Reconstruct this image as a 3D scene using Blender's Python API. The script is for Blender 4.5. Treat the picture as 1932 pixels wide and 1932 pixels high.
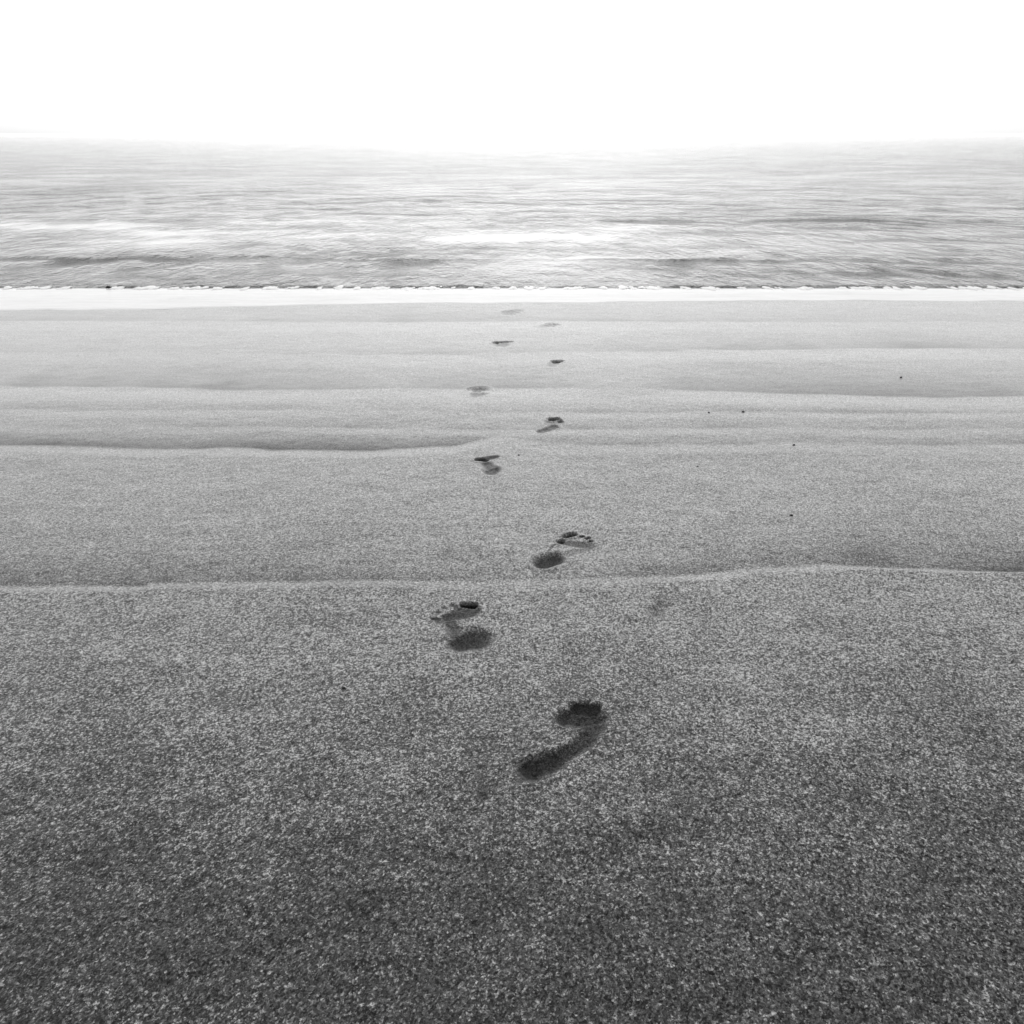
import bpy, math
import numpy as np

# ------------------------------------------------------------------ camera, sky, sun, exposure
scene = bpy.context.scene
for o in list(bpy.data.objects):
    bpy.data.objects.remove(o, do_unlink=True)
col = scene.collection
R = math.radians

CAM_H = 1.30          # eye height above the sand (m)
PITCH = R(27.2)       # looking down at the sand
FOC = 1390.0 / 1932   # focal length in image widths

cam = bpy.data.cameras.new('camera')
cam.sensor_width = 36.0
cam.lens = 36.0 * FOC
cam.clip_start = 0.05
cam.clip_end = 30000
camo = bpy.data.objects.new('camera', cam)
col.objects.link(camo)
camo.location = (0, 0, CAM_H)
camo.rotation_euler = (R(90) - PITCH, 0, 0)
scene.camera = camo

CLOUD_LOW, CLOUD_TOP, CLOUD_FALL = 11.0, 1.8, 0.50
SUN_EL, SUN_AZ = 21.0, 1.0       # veiled by the overcast, ahead over the sea
world = bpy.data.worlds.new('World')
scene.world = world
world.use_nodes = True
wn, wl = world.node_tree.nodes, world.node_tree.links
wn.clear()
sky = wn.new('ShaderNodeTexSky')
sky.sky_type = 'NISHITA'
sky.sun_disc = False
sky.sun_elevation = R(SUN_EL)
sky.sun_rotation = R(SUN_AZ)
sky.air_density = 1.0
sky.dust_density = 1.0
bw = wn.new('ShaderNodeRGBToBW')
wl.new(sky.outputs[0], bw.inputs[0])
# thin overcast: a cloud sheet that is brightest low over the sea, towards the veiled sun
tc = wn.new('ShaderNodeTexCoord')
sx_ = wn.new('ShaderNodeSeparateXYZ'); wl.new(tc.outputs['Generated'], sx_.inputs[0])
def wmath(op, a, b=0.0):
    nd = wn.new('ShaderNodeMath'); nd.operation = op
    for i, v in enumerate((a, b)):
        if hasattr(v, 'is_output'): wl.new(v, nd.inputs[i])
        else: nd.inputs[i].default_value = v
    return nd.outputs[0]
zz = wmath('MAXIMUM', sx_.outputs[2], 0.0)
low = wmath('POWER', 2.718, wmath('MULTIPLY', zz, -1.0 / CLOUD_FALL))
front = wmath('MAXIMUM', wmath('ADD', wmath('MULTIPLY', sx_.outputs[1], 0.42), 0.60), 0.05)
cmap = wn.new('ShaderNodeMapping'); cmap.inputs['Scale'].default_value = (1.2, 1.2, 5.0)
wl.new(tc.outputs['Generated'], cmap.inputs['Vector'])
cn = wn.new('ShaderNodeTexNoise'); cn.inputs['Scale'].default_value = 2.2; cn.inputs['Detail'].default_value = 4
wl.new(cmap.outputs[0], cn.inputs['Vector'])
cl = wmath('ADD', wmath('MULTIPLY', cn.outputs[0], 0.5), 0.75)
cloud = wmath('MULTIPLY', wmath('ADD', wmath('MULTIPLY', low, CLOUD_LOW), CLOUD_TOP), front)
cloud = wmath('MULTIPLY', cloud, cl)
# sky dimmed along the horizon, added to dull the far sea's reflection
horizon_dim = wmath('SUBTRACT', 1.0, wmath('MULTIPLY', wmath('POWER', 2.718, wmath('MULTIPLY', zz, -9.0)), 0.60))
cloud = wmath('MULTIPLY', cloud, horizon_dim)
tot = wmath('ADD', wmath('MULTIPLY', bw.outputs[0], 0.18), cloud)
bg = wn.new('ShaderNodeBackground')
bg.inputs['Strength'].default_value = 0.10
wo = wn.new('ShaderNodeOutputWorld')
wl.new(tot, bg.inputs['Color'])
wl.new(bg.outputs[0], wo.inputs['Surface'])

sun = bpy.data.lights.new('sun', 'SUN')
sun.energy = 0.9
sun.angle = R(100)
sun.color = (1, 1, 1)             # black-and-white photograph
suno = bpy.data.objects.new('sun', sun)
col.objects.link(suno)
suno.rotation_euler = (R(90 - SUN_EL), 0, R(180 - SUN_AZ))

scene.view_settings.view_transform = 'Standard'
scene.view_settings.look = 'None'
scene.view_settings.gamma = 1.0
scene.view_settings.exposure = 0.48
scene.render.resolution_x = scene.render.resolution_y = 1024

# ------------------------------------------------------------------ helpers
SLOPE = 0.014         # the beach falls gently to the sea
cp, sp = math.cos(PITCH), math.sin(PITCH)

def ground(px, py):
    """point of the beach seen at a pixel of the 1932-wide photograph"""
    u, v = (px - 966) / 1390.0, (966 - py) / 1390.0
    d = (u, cp + v * sp, -sp + v * cp)
    t = -CAM_H / (d[2] + SLOPE * d[1])
    return d[0] * t, d[1] * t

rng = np.random.default_rng(11)
_perm = rng.random((256, 256))

def vnoise(x, y, seed=0):
    x = np.asarray(x, float) + 37.3 * seed
    y = np.asarray(y, float) + 11.7 * seed
    xi, yi = np.floor(x).astype(int), np.floor(y).astype(int)
    fx, fy = x - xi, y - yi
    fx, fy = fx * fx * (3 - 2 * fx), fy * fy * (3 - 2 * fy)
    p = _perm
    a = p[xi & 255, yi & 255]; b = p[(xi + 1) & 255, yi & 255]
    c = p[xi & 255, (yi + 1) & 255]; d = p[(xi + 1) & 255, (yi + 1) & 255]
    return (a * (1 - fx) + b * fx) * (1 - fy) + (c * (1 - fx) + d * fx) * fy - 0.5

def sstep(a, b, x):
    t = np.clip((x - a) / (b - a), 0, 1)
    return t * t * (3 - 2 * t)

def tag(o, label=None, cat=None, group=None, kind=None):
    if label: o['label'] = label
    if cat: o['category'] = cat
    if group: o['group'] = group
    if kind: o['kind'] = kind
    return o

def mesh_obj(name, verts, faces, mat, normals=None, attrs=None, parent=None, origin=(0, 0, 0)):
    verts = np.asarray(verts, np.float32) - np.asarray(origin, np.float32)
    faces = np.asarray(faces, np.int32)
    k = faces.shape[1]
    me = bpy.data.meshes.new(name)
    me.vertices.add(len(verts))
    me.vertices.foreach_set('co', verts.ravel())
    me.loops.add(faces.size)
    me.loops.foreach_set('vertex_index', faces.ravel())
    me.polygons.add(len(faces))
    me.polygons.foreach_set('loop_start', np.arange(0, faces.size, k, dtype=np.int32))
    me.polygons.foreach_set('loop_total', np.full(len(faces), k, np.int32))
    me.polygons.foreach_set('use_smooth', np.ones(len(faces), bool))
    me.update(calc_edges=True)
    me.validate()
    if attrs:
        for an, av in attrs.items():
            at = me.attributes.new(an, 'FLOAT', 'POINT')
            at.data.foreach_set('value', np.asarray(av, np.float32))
    if normals is not None:
        me.normals_split_custom_set_from_vertices([tuple(n) for n in normals])
    me.materials.append(mat)
    o = bpy.data.objects.new(name, me)
    col.objects.link(o)
    if parent is not None:
        o.parent = parent
    else:
        o.location = origin
    return o

class Nodes:
    def __init__(self, name):
        self.m = bpy.data.materials.new(name)
        self.m.use_nodes = True
        self.t = self.m.node_tree
        self.t.nodes.clear()
        self.out = self.n('ShaderNodeOutputMaterial')
    def n(self, typ, **kw):
        nd = self.t.nodes.new(typ)
        for k, v in kw.items():
            setattr(nd, k, v)
        return nd
    def set(self, nd, name, val):
        if hasattr(val, 'is_output'):
            self.t.links.new(val, nd.inputs[name])
        else:
            nd.inputs[name].default_value = val
    def math(self, op, a, b=0.0, clamp=False):
        nd = self.n('ShaderNodeMath', operation=op, use_clamp=clamp)
        self.set(nd, 0, a); self.set(nd, 1, b)
        return nd.outputs[0]
    def rng(self, v, a, b, c, d, smooth=False):
        nd = self.n('ShaderNodeMapRange')
        if smooth: nd.interpolation_type = 'SMOOTHSTEP'
        for i, x in enumerate((v, a, b, c, d)):
            self.set(nd, i, x)
        return nd.outputs[0]
    def noise(self, vec, scale, detail=2.0, rough=0.5):
        nd = self.n('ShaderNodeTexNoise')
        self.set(nd, 'Vector', vec); self.set(nd, 'Scale', scale)
        self.set(nd, 'Detail', detail); self.set(nd, 'Roughness', rough)
        return nd.outputs[0]
    def pos(self, sx=1, sy=1, sz=1, off=(0, 0, 0)):
        g = self.n('ShaderNodeNewGeometry')
        mp = self.n('ShaderNodeMapping')
        self.t.links.new(g.outputs['Position'], mp.inputs['Vector'])
        mp.inputs['Scale'].default_value = (sx, sy, sz)
        mp.inputs['Location'].default_value = off
        return mp.outputs[0]
    def bump(self, height, strength, dist, normal=None):
        b = self.n('ShaderNodeBump')
        self.set(b, 'Strength', strength); self.set(b, 'Distance', dist)
        self.set(b, 'Height', height)
        if normal is not None: self.set(b, 'Normal', normal)
        return b.outputs[0]

# ------------------------------------------------------------------ materials
def sand_material():
    N = Nodes('sand')
    p = N.pos()
    sepn = N.n('ShaderNodeSeparateXYZ'); N.t.links.new(p, sepn.inputs[0])
    Y = sepn.outputs[1]
    wet = N.rng(Y, 0.9, 5.5, 0.0, 1.0, True)          # the sand gets finer and wetter towards the sea
    # grains: every cell of a voronoi is one grain with its own mineral tone and its own tilt
    def grains(scale, off):
        vo = N.n('ShaderNodeTexVoronoi'); N.set(vo, 'Vector', N.pos(off=off)); N.set(vo, 'Scale', scale)
        return vo
    va, vb = grains(370.0, (0, 0, 0)), grains(205.0, (3.1, 7.7, 0))
    def tone_of(vo):
        c = N.n('ShaderNodeSeparateColor'); N.t.links.new(vo.outputs['Color'], c.inputs[0])
        return N.rng(c.outputs[0], 0, 1, -1, 1)
    n3 = N.rng(N.noise(p, 85, 4, 0.65), 0.3, 0.7, -1, 1)
    n4 = N.rng(N.noise(p, 9, 3, 0.55), 0.3, 0.7, -1, 1)
    streak = N.rng(N.noise(N.pos(0.5, 6.0, 1), 1.6, 4, 0.6), 0.3, 0.7, -1, 1)
    mix = N.math('ADD', N.math('MULTIPLY', tone_of(va), 0.75), N.math('MULTIPLY', tone_of(vb), 0.75))
    mix = N.math('ADD', mix, N.math('MULTIPLY', n3, 0.6))
    mix = N.math('ADD', mix, N.math('MULTIPLY', n4, 0.12))
    mix = N.math('ADD', mix, N.math('MULTIPLY', streak, 0.12))
    # coarse to fine sand, sheen falloff painted in as dark to pale, border uneven
    sheen_zone = N.rng(N.math('ADD', Y, N.math('MULTIPLY', N.rng(N.noise(p, 2.2, 4, 0.6), 0.3, 0.7, -1, 1), 0.22)), 0.70, 2.5, 0, 1, True)
    at = N.n('ShaderNodeAttribute', attribute_name='damp_shade')
    damp_shade0 = at.outputs['Fac']
    # grain noise roughens the border of dampness and painted shade
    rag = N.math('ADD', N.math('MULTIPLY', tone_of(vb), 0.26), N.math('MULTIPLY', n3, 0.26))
    gate = N.math('MULTIPLY', damp_shade0, 3.0, True)
    damp_shade = N.math('MAXIMUM', N.math('ADD', damp_shade0, N.math('MULTIPLY', rag, gate)), 0.0)
    tone = N.math('MULTIPLY', N.math('POWER', N.rng(Y, 1.2, 3.2, 6.0, 2.0), mix), N.rng(sheen_zone, 0, 1, 0.042, 0.330))
    tone = N.math('MULTIPLY', tone, N.math('POWER', 0.06, damp_shade))  # darkens the sand colour for moisture and for painted shade
    tone = N.math('MINIMUM', tone, 0.7)
    cc = N.n('ShaderNodeCombineColor')
    for i in range(3): N.set(cc, i, tone)
    # lumps of sand, then each grain tilted its own way
    b1 = N.bump(N.noise(p, 24, 4, 0.6), N.rng(wet, 0, 1, 0.45, 0.10), 0.008)
    b1 = N.bump(N.noise(p, 130, 3, 0.6), N.rng(wet, 0, 1, 0.6, 0.15), 0.003, b1)
    def vmath(op, a, b, scale=None):
        nd = N.n('ShaderNodeVectorMath', operation=op)
        N.set(nd, 0, a)
        if op == 'SCALE': N.set(nd, 'Scale', scale)
        elif b is not None: N.set(nd, 1, b)
        return nd.outputs[0]
    tilt = vmath('ADD', vmath('SUBTRACT', va.outputs['Color'], (.5, .5, .5)),
                 vmath('SUBTRACT', vb.outputs['Color'], (.5, .5, .5)))
    tilt = vmath('SCALE', tilt, None, N.rng(Y, 1.0, 4.0, 0.55, 0.16))
    nrm = vmath('NORMALIZE', vmath('ADD', b1, tilt), None)
    bs = N.n('ShaderNodeBsdfPrincipled')
    N.set(bs, 'Base Color', cc.outputs[0])
    N.set(bs, 'Roughness', N.rng(wet, 0, 1, 0.5, 0.42))
    N.set(bs, 'Specular IOR Level', N.rng(damp_shade, 0, 1, N.rng(wet, 0, 1, 0.45, 0.75), 0.1))
    N.set(bs, 'Normal', nrm)
    N.set(bs, 'Coat Weight', N.math('MULTIPLY', wet, N.rng(damp_shade, 0, 1, 0.5, 0.1)))
    N.set(bs, 'Coat Roughness', 0.34)
    N.set(bs, 'Coat IOR', 1.4)
    N.set(bs, 'Coat Normal', b1)
    N.t.links.new(bs.outputs[0], N.out.inputs[0])
    return N.m

def water_material():
    N = Nodes('sea_water')
    p1 = N.pos(3.0, 1.3, 1)
    at = N.n('ShaderNodeAttribute', attribute_name='ruffle')
    nz = N.rng(N.noise(N.pos(0.3, 0.6, 1, (4.2, 1.3, 0)), 1.0, 4, 0.6), 0.34, 0.66, -0.30, 0.60, True)
    patch = N.math('MAXIMUM', N.math('ADD', at.outputs['Fac'], nz), 0.10)
    b1 = N.bump(N.noise(p1, 1.7, 5, 0.65), N.math('MULTIPLY', patch, 0.9), 0.20)
    b2 = N.bump(N.noise(N.pos(1.6, 0.9, 1), 9, 4, 0.7), N.math('MULTIPLY', patch, 1.0), 0.05, b1)
    bs = N.n('ShaderNodeBsdfPrincipled')
    N.set(bs, 'Base Color', (0.06, 0.06, 0.06, 1))
    N.set(bs, 'Roughness', 0.10)
    N.set(bs, 'IOR', 1.33)
    N.set(bs, 'Specular IOR Level', 0.33)
    N.set(bs, 'Normal', b2)
    N.t.links.new(bs.outputs[0], N.out.inputs[0])
    return N.m

def film_material():
    N = Nodes('foamy_swash')
    p = N.pos(0.7, 5.0, 1)
    f = N.rng(N.noise(p, 3.0, 4, 0.6), 0.3, 0.7, 0.70, 0.86)
    cc = N.n('ShaderNodeCombineColor')
    for i in range(3): N.set(cc, i, f)
    bs = N.n('ShaderNodeBsdfPrincipled')
    N.set(bs, 'Base Color', cc.outputs[0])
    N.set(bs, 'Roughness', 0.25)
    N.set(bs, 'IOR', 1.33)
    N.set(bs, 'Normal', N.bump(N.noise(N.pos(1, 3, 1), 12, 3), 0.15, 0.01))
    N.t.links.new(bs.outputs[0], N.out.inputs[0])
    return N.m

def foam_material():
    N = Nodes('foam_bubbles')
    nm = N.bump(N.noise(N.pos(), 160, 3), 0.3, 0.004)
    bs = N.n('ShaderNodeBsdfPrincipled')
    N.set(bs, 'Base Color', (0.96, 0.96, 0.96, 1))
    N.set(bs, 'Roughness', 0.3)
    N.set(bs, 'Normal', nm)
    N.t.links.new(bs.outputs[0], N.out.inputs[0])
    return N.m

def stone_material():
    N = Nodes('dark_stone')
    f = N.rng(N.noise(N.pos(), 420, 3), 0.3, 0.7, 0.012, 0.045)
    cc = N.n('ShaderNodeCombineColor')
    for i in range(3): N.set(cc, i, f)
    bs = N.n('ShaderNodeBsdfPrincipled')
    N.set(bs, 'Base Color', cc.outputs[0])
    N.set(bs, 'Roughness', 0.6)
    N.set(bs, 'Normal', N.bump(N.noise(N.pos(), 300, 3), 0.5, 0.002))
    N.t.links.new(bs.outputs[0], N.out.inputs[0])
    return N.m

M_SAND, M_WATER, M_FILM, M_FOAM, M_STONE = (sand_material(), water_material(), film_material(),
                                            foam_material(), stone_material())

# ------------------------------------------------------------------ the shape of the beach
Y_WATER = ground(966, 547)[1]
Z_WATER = -SLOPE * Y_WATER

# swash marks: (pixel polyline, trough depth m, seaward length m, lip height m, lip width m, strength along x)
BANDS = [
    ([(171, 1091), (480, 1092), (700, 1088), (1000, 1092), (1180, 1084), (1400, 1068), (1560, 1060), (1775, 1062)],
     .022, .17, .012, .085, [(171, 1), (700, .9), (950, .4), (1150, .55), (1400, 1.0), (1775, 1.2)]),
    ([(171, 837), (480, 842), (700, 845), (860, 838), (935, 822), (1050, 838), (1400, 838), (1775, 836)],
     .014, .09, .003, .16, [(171, 1.3), (600, 1.3), (860, .8), (960, .1), (1100, .3), (1775, .5)]),
    ([(171, 728), (500, 732), (1000, 730), (1250, 731), (1450, 737), (1775, 744)],
     .015, .34, .005, .34, [(171, 1), (1000, .6), (1300, 1.0), (1775, 1)]),
    ([(171, 772), (600, 774), (1100, 778), (1500, 776), (1775, 779)],
     .006, .10, .001, .14, [(171, .6), (500, .8), (900, .2), (1300, .7), (1775, .9)]),
    ([(171, 803), (600, 806), (1000, 810), (1500, 806), (1775, 808)],
     .006, .09, .001, .12, [(171, .5), (700, .8), (1000, .5), (1500, .8), (1775, .7)]),
    ([(171, 664), (700, 668), (1100, 662), (1500, 657), (1775, 655)],
     .011, .30, .003, .4, [(171, .3), (700, .3), (1100, .7), (1500, 1), (1775, 1)]),
    ([(171, 604), (600, 606), (1000, 604), (1775, 606)],
     .010, .4, .003, .45, [(171, .6), (600, 1), (1100, .8), (1775, .3)]),
]
BANDW = []
for poly, a, L, lip, lw, st in BANDS:
    P = np.array([ground(*q) for q in poly])
    S = np.array([(ground(q, np.interp(q, [r[0] for r in poly], [r[1] for r in poly]))[0], s) for q, s in st])
    BANDW.append((P, a, L, lip, lw, S))

# footprints: every piece is (part name, pixel axis from, to, radius from, radius to (m), depth (m))
FOOT = [
    ('broad wet footprint nearest the camera, its toes blurred into one hollow', 'right', .85, [
        ('heel_print', (1004, 1450), (1046, 1432), .036, .032, .010),
        ('outer_edge_print', (1050, 1430), (1106, 1398), .027, .022, .007),
        ('outer_edge_print', (1106, 1397), (1122, 1366), .026, .030, .006),
        ('ball_print', (1068, 1353), (1118, 1352), .030, .040, .008),
        ('toe_print', (1090, 1334), (1118, 1335), .024, .026, .007)]),
    ('left footprint with fanned toes just below the pale sand ridge', 'left', .8, [
        ('heel_print', (872, 1212), (898, 1207), .044, .054, .011),
        ('heel_print', (902, 1206), (909, 1192), .030, .018, .007),
        ('outer_edge_print', (862, 1198), (846, 1172), .026, .022, .005),
        ('ball_print', (846, 1166), (892, 1154), .024, .028, .007),
        ('ball_print', (828, 1174), (842, 1172), .014, .018, .003),
        ('toe_print', (874, 1142), (894, 1142.5), .012, .013, .022),
        ('ball_print', (868, 1152), (897, 1152), .020, .018, .006),
        ('toe_print', (853, 1143), (859, 1145), .009, .010, .0025),
        ('toe_print', (837, 1148), (840, 1149), .009, .008, .0018),
        ('toe_print', (826, 1155), (829, 1156), .009, .008, .0018),
        ('toe_print', (817, 1168), (828, 1170), .007, .008, .0028)]),
    ('crispest right footprint with separate black toe marks, beyond the pale sand ridge', 'right', .75, [
        ('heel_print', (1026, 1060), (1046, 1053), .040, .040, .019),
        ('outer_edge_print', (1060, 1049), (1104, 1034), .020, .022, .0016),
        ('arch_print', (1034, 1040), (1048, 1026), .005, .005, .002),
        ('ball_print', (1056, 1021), (1060, 1020), .013, .013, .014),
        ('ball_print', (1064, 1023), (1110, 1028), .018, .028, .004),
        ('toe_print', (1068, 1011.5), (1082, 1008), .016, .015, .030),
        ('toe_print', (1096, 1011.5), (1100, 1011), .007, .007, .014),
        ('toe_print', (1107, 1015), (1111, 1014), .0085, .008, .016),
        ('toe_print', (1113.5, 1020), (1117, 1019.5), .006, .006, .010)]),
    ('left footprint with a dark bar of toes above a round heel', 'left', .65, [
        ('heel_print', (927, 892), (932, 888), .036, .034, .010),
        ('arch_print', (918, 877), (927, 886), .026, .034, .007),
        ('toe_print', (903, 869), (914, 869), .020, .026, .011),
        ('ball_print', (918, 867.5), (936, 864), .022, .017, .007)]),
    ('right footprint showing one black toe hole above a slanting sole', 'right', .6, [
        ('sole_print', (1020, 814), (1046, 806), .026, .024, .006),
        ('toe_print', (1042, 794), (1050, 793), .026, .020, .040),
        ('toe_print', (1056, 798), (1059, 797), .016, .014, .005)]),
    ('soft square left footprint lying on the bright sand streak', 'left', .5, [
        ('heel_print', (901, 745), (908, 743), .046, .046, .006),
        ('ball_print', (898, 733), (909, 732), .046, .046, .008)]),
    ('small dark toe hole of a right footprint, alone between two bright streaks', 'right', .85, [
        ('toe_print', (1049, 683), (1055, 682), .038, .032, .014),
        ('heel_print', (1040, 690), (1047, 686), .045, .04, .002)]),
    ('wide shallow left footprint with a dark dotted front edge', 'left', .6, [
        ('toe_print', (935, 647), (937, 646.6), .030, .030, .018),
        ('toe_print', (945, 646), (947, 645.8), .026, .026, .010),
        ('toe_print', (954, 645.5), (957, 645), .026, .026, .009),
        ('toe_print', (962, 645), (964, 644.6), .024, .022, .005),
        ('heel_print', (943, 652), (952, 650), .055, .055, .004)]),
    ('faint right footprint second from the white surf', 'right', .6, [
        ('ball_print', (1037, 614), (1042, 612), .06, .06, .006),
        ('heel_print', (1024, 617), (1031, 615.5), .06, .05, .002)]),
    ('faintest left footprint closest to the white surf', 'left', .6, [
        ('heel_print', (963, 591), (967, 588), .075, .075, .005),
        ('ball_print', (974, 587), (978, 585.5), .055, .05, .003)]),
]
FW = []
for lab, side, dark_amt, parts in FOOT:
    FW.append([(nm, np.array(ground(*a)), np.array(ground(*b)), r0, r1, dp) for nm, a, b, r0, r1, dp in parts])

def capsule(x, y, a, b, r0, r1):
    d = b - a
    L2 = float(d @ d) + 1e-9
    t = np.clip(((x - a[0]) * d[0] + (y - a[1]) * d[1]) / L2, 0, 1)
    return np.hypot(x - a[0] - d[0] * t, y - a[1] - d[1] * t) / (r0 + (r1 - r0) * t)   # 1 = the edge

def beach(x, y):
    """height of the sand, footprint id, part id, dampness with painted shade"""
    z = -SLOPE * y
    seaw = np.maximum(y - Y_WATER, 0)
    z = z - 0.06 * seaw - 0.01 * np.minimum(seaw, 1)
    far = np.abs(x) > 30
    hollow_dark = np.zeros(x.shape)      # darker sand in the hollow behind each swash mark
    for P, a, L, lip, lw, S in BANDW:
        y0 = np.interp(x, P[:, 0], P[:, 1]) + 0.05 * vnoise(x * 1.7, y * 0 + a * 900, 3) * (np.abs(x) > 1.2) \
            + 0.018 * vnoise(x * 4.1, y * 0 + L * 90, 5)
        s = np.interp(x, S[:, 0], S[:, 1]) * (1 + 0.9 * vnoise(x * 1.3, y * 0 + L * 50, 7) + 0.6 * vnoise(x * 5, y * 2 + L * 50, 9))
        t = y - y0
        up = -a * np.exp(-np.maximum(t, 0) / L)
        dn = sstep(-lw, 0, t)
        lp = lip * np.exp(-np.abs(t + lw) / (2.2 * lw))
        hollow_dark = np.maximum(hollow_dark, np.clip(s, 0, 1.3) * min(1, a / .015) * np.exp(-np.maximum(t, 0) / L) * sstep(-.03, .01, t) * (~far))
        if lip > .01: lip = lip * (1 - .65 * sstep(.15, .7, x))
        z = z + s * (np.where(t > 0, up, -a * dn) + lp) * (t > -12 * lw) * (~far)
    # gentle unevenness
    rough = 1 - 0.6 * sstep(1.5, 5, y)
    z = z + rough * (0.010 * vnoise(x * 2.3, y * 3.1, 1) + 0.0045 * vnoise(x * 9, y * 12, 2)
                     + 0.0024 * vnoise(x * 27, y * 31, 4) + 0.0014 * vnoise(x * 70, y * 70, 6)) * (y < Y_WATER + .5)
    # a shallow scuff to the right of the second footprint
    for (px, py), r, dp in (((1240, 1156), .030, .013), ((1249, 1141), .028, .008)):
        gx, gy = ground(px, py)
        k = np.exp(-((x - gx) ** 2 + (y - gy) ** 2) / (r * r))
        z = z - dp * k
        hollow_dark = np.maximum(hollow_dark, 1.2 * k)  # sand colour darker towards the middle of the scuff
    fid = np.full(x.shape, -1, int)
    pid = np.full(x.shape, -1, int)
    damp_shade = .22 * hollow_dark
    dep = np.zeros(x.shape)
    nz = 0.28 * vnoise(x * 60, y * 60, 8) + 0.2 * vnoise(x * 150, y * 150, 9)
    nzf = .5 * vnoise(x * 26, y * 12, 8) + .5 * vnoise(x * 60, y * 26, 12) + .3 * vnoise(x * 150, y * 60, 9)
    for i, parts in enumerate(FW):
        cx = np.mean([p[1][0] for p in parts]); cy = np.mean([p[1][1] for p in parts])
        m = (np.abs(x - cx) < .45) & (np.abs(y - cy) < .55)
        if not m.any(): continue
        xm, ym = x[m], y[m]
        best = np.full(xm.shape, 1e9); bp = np.zeros(xm.shape, int)
        dsum = np.zeros(xm.shape); rim = np.zeros(xm.shape); dm = np.zeros(xm.shape)
        for k, (nm, a, b, r0, r1, dp) in enumerate(parts):
            e = capsule(xm, ym, a, b, r0, r1)
            en = e + (nz[m] * (0.75, 0.6, 0.22, 0.4)[i] if i < 4 else nzf[m])
            toe = nm == 'toe_print'
            w0 = 0.15 if i > 4 else 0.62 if toe else 0.45
            f = 1 - sstep(w0, 1.25 if i > 4 else 1.12, en)
            dsum = np.maximum(dsum, dp * f)
            dm = np.maximum(dm, (1 - (sstep(.55, 1.1, en) if toe and i < 5 else sstep(.15, 1.4, en))) * min(1, (dp / .010) ** .6) * (1.6 if toe and i < 5 else 1))  # toe hollows darkened further: their shade is painted into the sand colour
            rim = np.maximum(rim, dp * 0.16 * np.exp(-((e - 1.35) / .28) ** 2))
            up = e < best
            best = np.where(up, e, best); bp = np.where(up, k, bp)
        dep[m] = np.maximum(dep[m], dsum)
        z[m] += np.where(dsum > 1e-5, -dsum, 0) + rim * (dsum < 1e-4)
        damp_shade[m] = np.maximum(damp_shade[m], dm * FOOT[i][2])  # wet compacted sand, plus soft shading of the far prints put into colour
        ins = best < 1.08
        f_ = fid[m]; p_ = pid[m]
        f_[ins] = i; p_[ins] = bp[ins]
        fid[m] = f_; pid[m] = p_
    return z, fid, pid, damp_shade

def graded(a, b, d0, growth):
    out = [a]; s = 1 if b > a else -1; d = d0
    while (out[-1] - b) * s < 0:
        out.append(out[-1] + s * d); d *= growth
    return out

xs = list(np.arange(-.36, .52, .0025))
xs = sorted(graded(-.3625, -7, .0028, 1.028) + xs + graded(.5225, 7, .0028, 1.028)
            + graded(-7.6, -900, .6, 1.25) + graded(7.6, 900, .6, 1.25))
ys = sorted(graded(.40, -60, .02, 1.15)[1:] + list(np.arange(.40, 1.0, .0025)))
while ys[-1] < Y_WATER + .3:
    ys.append(ys[-1] + .0016 * max(1.5, ys[-1]))
ys += graded(ys[-1] + .05, 60, .1, 1.2)
xs, ys = np.array(xs), np.array(ys)
X, Y = np.meshgrid(xs, ys)
Z, FID, PID, DAMP_SHADE = beach(X, Y)
nx, ny = len(xs), len(ys)
print('beach grid', nx, ny, nx * ny)
gy, gx = np.gradient(Z, ys, xs)
NRM = np.stack([-gx, -gy, np.ones_like(gx)], -1)
NRM /= np.linalg.norm(NRM, axis=-1, keepdims=True)
V = np.stack([X, Y, Z], -1).reshape(-1, 3)
NRM = NRM.reshape(-1, 3)
D = DAMP_SHADE.ravel()
idx = np.arange(nx * ny).reshape(ny, nx)
Q = np.stack([idx[:-1, :-1], idx[:-1, 1:], idx[1:, 1:], idx[1:, :-1]], -1).reshape(-1, 4)
qf = FID[:-1, :-1].ravel(); qp = PID[:-1, :-1].ravel()

def sub(name, sel, parent=None, origin=(0, 0, 0)):
    q = Q[sel]
    u, inv = np.unique(q, return_inverse=True)
    return mesh_obj(name, V[u], inv.reshape(-1, 4), M_SAND, NRM[u], {'damp_shade': D[u]}, parent, origin)

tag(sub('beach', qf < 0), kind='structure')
GROUP = 'bare footprints walking in a line to the sea'
for i, (lab, side, dark_amt, parts) in enumerate(FOOT):
    cx = float(np.mean([p[1][0] for p in FW[i]])); cy = float(np.mean([p[1][1] for p in FW[i]]))
    e = bpy.data.objects.new('footprint', None)
    e.empty_display_size = .05
    e.location = (cx, cy, -SLOPE * cy)
    col.objects.link(e)
    tag(e, lab, 'footprint', GROUP)
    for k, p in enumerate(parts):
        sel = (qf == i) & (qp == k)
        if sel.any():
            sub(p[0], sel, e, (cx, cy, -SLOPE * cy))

# ------------------------------------------------------------------ pebbles and grit lying on the sand
def sand_z(x, y):
    return float(beach(np.array([[x]]), np.array([[y]]))[0][0, 0])

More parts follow.
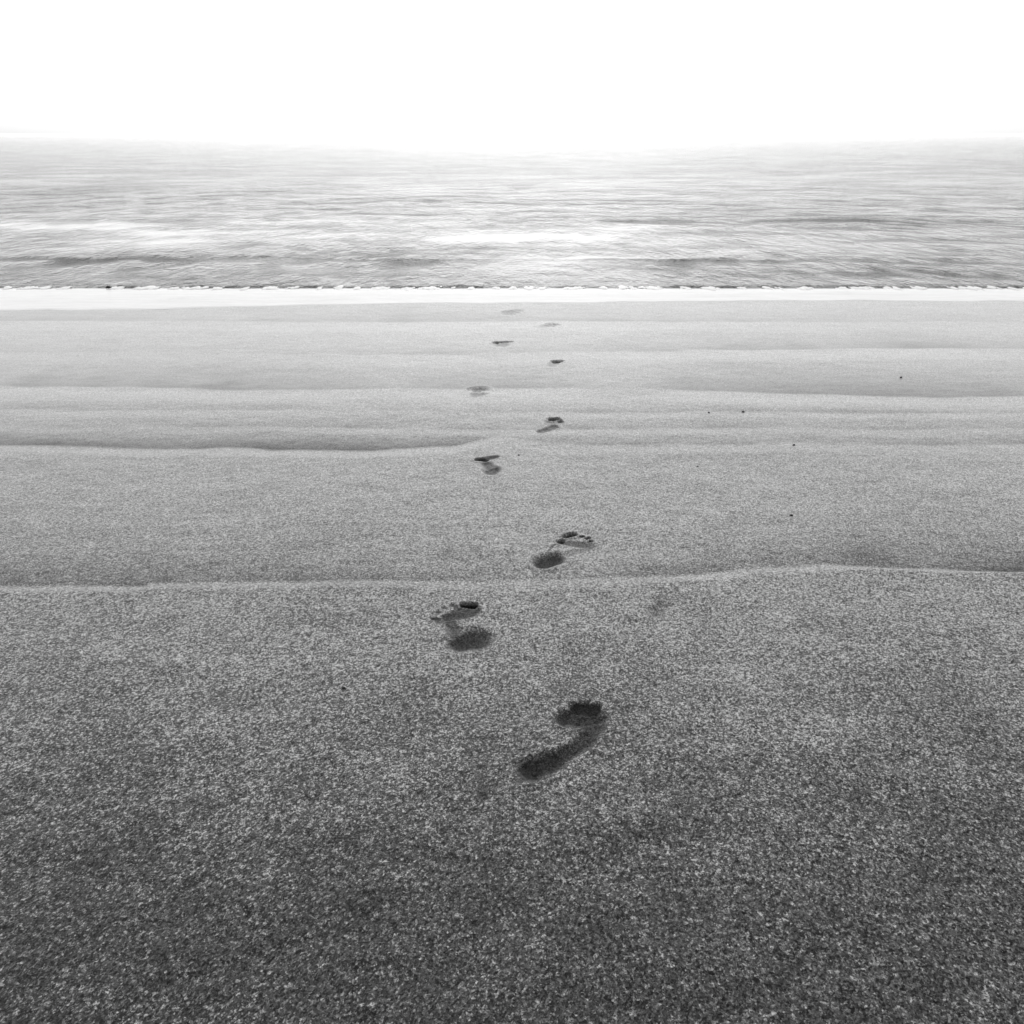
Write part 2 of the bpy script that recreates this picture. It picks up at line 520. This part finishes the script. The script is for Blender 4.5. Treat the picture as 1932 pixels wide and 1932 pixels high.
def pebble(px, py, size, seed, label, flat=.6, name='pebble', cat='pebble', group='dark pebbles scattered on the sand'):
    x, y = ground(px, py)
    r = np.random.default_rng(seed)
    nu, nv = 20, 12
    th = np.linspace(0, 2 * math.pi, nu, endpoint=False); ph = np.linspace(0, math.pi, nv)
    T, P = np.meshgrid(th, ph)
    dx, dy, dz = np.sin(P) * np.cos(T), np.sin(P) * np.sin(T), np.cos(P)
    rad = np.ones_like(T)
    for _ in range(7):
        w = r.normal(size=3) * 1.9
        rad += .09 * np.sin(w[0] * dx + w[1] * dy + w[2] * dz + r.random() * 6)
    vx, vy, vz = dx * rad * size * .5, dy * rad * size * .38, dz * rad * size * .5 * flat
    a = r.random() * 0.8 - .4
    v = np.stack([vx * math.cos(a) - vy * math.sin(a), vx * math.sin(a) + vy * math.cos(a), vz], -1).reshape(-1, 3)
    f = []
    for j in range(nv - 1):
        for i in range(nu):
            f.append((j * nu + i, (j + 1) * nu + i, (j + 1) * nu + (i + 1) % nu, j * nu + (i + 1) % nu))
    z = sand_z(x, y) + size * flat * .22
    o = mesh_obj(name, v + np.array([x, y, z]), f, M_STONE, origin=(x, y, z))
    tag(o, label, cat, group)
    return o

PEBBLES = [
    (649, 1300, .011, 'black elongated pebble on coarse sand left of the wet near footprint'),
    (735, 1359, .006, 'tiny black grit grain between the wet near footprint and the elongated pebble'),
    (974, 992, .006, 'tiny dark pebble left of the crispest toe marks'),
    (979, 860, .009, 'dark round pebble right of the bar-toed footprint'),
    (1316, 881, .010, 'dark flat pebble on smooth sand right of the bar-toed footprint, alone'),
    (1497, 842, .013, 'dark pebble beside the faint sand step on the right'),
    (1402, 778, .014, 'largest round dark pebble on the middle sand, right of the black toe hole'),
    (1337, 780, .010, 'small faint pebble just left of the largest round pebble'),
    (1700, 712, .016, 'dark pebble above the bright sand streak near the right side'),
    (1493, 973, .011, 'dark pebble on plain sand above the right end of the pale ridge'),
    (1758, 1164, .007, 'small black pebble below the pale ridge at the far right'),
    (1755, 1247, .009, 'black pebble on coarse sand at the far right, nearer than its small neighbour'),
]
for k, (px, py, s, lab) in enumerate(PEBBLES):
    pebble(px, py, s, 100 + k, lab)
# a dark wet stone in the edge of the surf
pebble(205, 544.5, .07, 77, 'dark wet stone at the left end of the breaking surf', flat=.55,
       name='shore_stone', cat='stone', group=None)

# ------------------------------------------------------------------ sea
def sea_height(x, y):
    r = np.random.default_rng(5)
    z = np.zeros_like(x)
    fade = sstep(0, 1.5, y - Y_WATER) * .8 + .2
    for k in range(70):
        lam = .20 * (9 ** r.random())
        ang = r.normal() * 1.0
        kk = 2 * math.pi / lam
        amp = .0020 * lam * (.5 + r.random()) * (1 if lam < 1.5 else .6)
        w = vnoise(x * .25 / max(lam, .5), y * .6 / max(lam, .5), k % 9) + .55
        amp = amp * (1 - sstep(lam * 16, lam * 45, y))
        z += amp * w * np.sin(kk * (math.sin(ang) * x + math.cos(ang) * y) + r.random() * 6.28)
    z *= fade * (1 - sstep(16, 32, y))
    # two low swells rolling in and the wavelet that breaks at the edge
    for yc, wd, hh, sd in ((ground(966, 491)[1], .09, .016, 1), (ground(966, 423)[1], .22, .020, 2)):
        yy = yc + .5 * vnoise(x * .35, x * 0, sd) + .12 * vnoise(x * 1.5, x * 0, sd + 3)
        z += hh * np.clip(.75 + 1.6 * vnoise(x * .5, x * 0 + 5, sd + 5), 0, 1.5) * np.exp(-((y - yy) / wd) ** 2)
    yy = Y_WATER + .17 + .06 * vnoise(x * 2.2, x * 0, 4)
    z += .012 * (1 + 1.8 * vnoise(x * 3.5, x * 0, 6)) * np.exp(-((y - yy) / .07) ** 2)
    z = .008 + (z - .008) * sstep(-.06, .06, y - Y_WATER)
    return Z_WATER + z

sx = np.array(sorted(list(np.arange(-14, 14, .04)) + graded(-14.06, -9000, .06, 1.04) + graded(14.06, 9000, .06, 1.04)))
sy = [Y_WATER - .06]
while sy[-1] < Y_WATER + .3: sy.append(sy[-1] + .01)
while sy[-1] < 60: sy.append(sy[-1] + .0023 * sy[-1])
sy = np.array(sy + graded(sy[-1] + 1, 9000, 1.5, 1.3))
SX, SY = np.meshgrid(sx, sy)
SZ = sea_height(SX, SY)
SZ = Z_WATER + (SZ - Z_WATER) * (1 - sstep(13, 18, np.abs(SX)) * (SY > Y_WATER + .2))
sid = np.arange(SX.size).reshape(SX.shape)
sq = np.stack([sid[:-1, :-1], sid[:-1, 1:], sid[1:, 1:], sid[1:, :-1]], -1).reshape(-1, 4)
print('sea grid', SX.shape)
# breezes ruffle some stretches of the water and leave others smooth
RUF = np.full(SX.shape, .45)
for (px, py), rx, ry, k in (((1640, 425), 3.6, 2.6, .75), ((1250, 420), 4.0, .8, .25), ((250, 372), 4.2, 3.0, .6), ((1700, 372), 6.0, 2.5, .45),
                            ((1650, 520), 2.6, .9, .6), ((560, 515), 2.4, 1.0, .35), ((200, 440), 2.6, 2.0, -.30),
                            ((1080, 450), 2.6, 2.6, -.35), ((1000, 505), 1.2, .8, -.1)):
    cx, cy = ground(px, py)
    RUF += k * np.exp(-((SX - cx) / rx) ** 2 - ((SY - cy) / ry) ** 2)
RUF += .75 * sstep(12, 19, SY) + .6 * sstep(22, 34, SY)
tag(mesh_obj('sea_water', np.stack([SX, SY, SZ], -1).reshape(-1, 3), sq, M_WATER, attrs={'ruffle': RUF.ravel()}), kind='structure')

# the white sheet of swash that has run up the sand
edge_px = [(-200, 588), (171, 583), (350, 580), (600, 575), (900, 572), (1300, 570), (1775, 568), (2100, 567)]
EP = np.array([ground(*q) for q in edge_px])
fx = np.array(sorted(list(np.arange(-12, 12, .03)) + graded(-12.1, -200, .3, 1.3) + graded(12.1, 200, .3, 1.3)))
rows = np.linspace(0, 1, 26)
e0 = np.interp(fx, EP[:, 0], EP[:, 1]) + .15 * vnoise(fx * .9, fx * 0, 2) + .07 * vnoise(fx * 3.1, fx * 0, 3)
FX = np.repeat(fx[None, :], len(rows), 0)
FY = e0[None, :] + (Y_WATER + .06 - e0)[None, :] * rows[:, None]
gz = beach(FX, FY)[0]
FZ = np.maximum(gz, -SLOPE * FY) + .002 + .007 * sstep(0, .7, rows)[:, None] - .004 * (rows[:, None] < .01) - .004 * sstep(.9, 1, rows)[:, None]
fi = np.arange(FX.size).reshape(FX.shape)
fq = np.stack([fi[:-1, :-1], fi[:-1, 1:], fi[1:, 1:], fi[1:, :-1]], -1).reshape(-1, 4)
tag(mesh_obj('swash_water', np.stack([FX, FY, FZ], -1).reshape(-1, 3), fq, M_FILM), kind='structure')

# foam caps along the breaking wavelet
fr = np.random.default_rng(21)
fv, ff = [], []
x = -9.0
base = 0
while x < 9:
    wdt = fr.choice([.04, .07, .10, .16, .24], p=[.25, .25, .25, .15, .10])
    n = max(3, int(wdt / .012))
    for j in range(n):
        bx = x + wdt * (j + .5) / n + fr.normal() * .010
        by = Y_WATER + .05 + fr.normal() * .035
        rr = (.016 + .016 * fr.random()) * (1 - .5 * abs(2 * (j + .5) / n - 1))
        th = np.linspace(0, 2 * math.pi, 10, endpoint=False); ph = np.linspace(0, math.pi, 7)
        T, P = np.meshgrid(th, ph)
        k = 1 + .12 * np.sin(3 * T + fr.random() * 6) * np.sin(P)
        v = np.stack([bx + rr * 1.3 * k * np.sin(P) * np.cos(T), by + 3.2 * rr * k * np.sin(P) * np.sin(T),
                      Z_WATER + .008 + rr * .26 * np.cos(P)], -1).reshape(-1, 3)
        fv.append(v)
        for a in range(6):
            for b in range(10):
                ff.append((base + a * 10 + b, base + (a + 1) * 10 + b, base + (a + 1) * 10 + (b + 1) % 10, base + a * 10 + (b + 1) % 10))
        base += 70
    x += wdt + abs(fr.normal()) * .12 + .015
tag(mesh_obj('sea_foam', np.concatenate(fv), ff, M_FOAM), 'white foam breaking along the water edge', 'foam', kind='stuff')
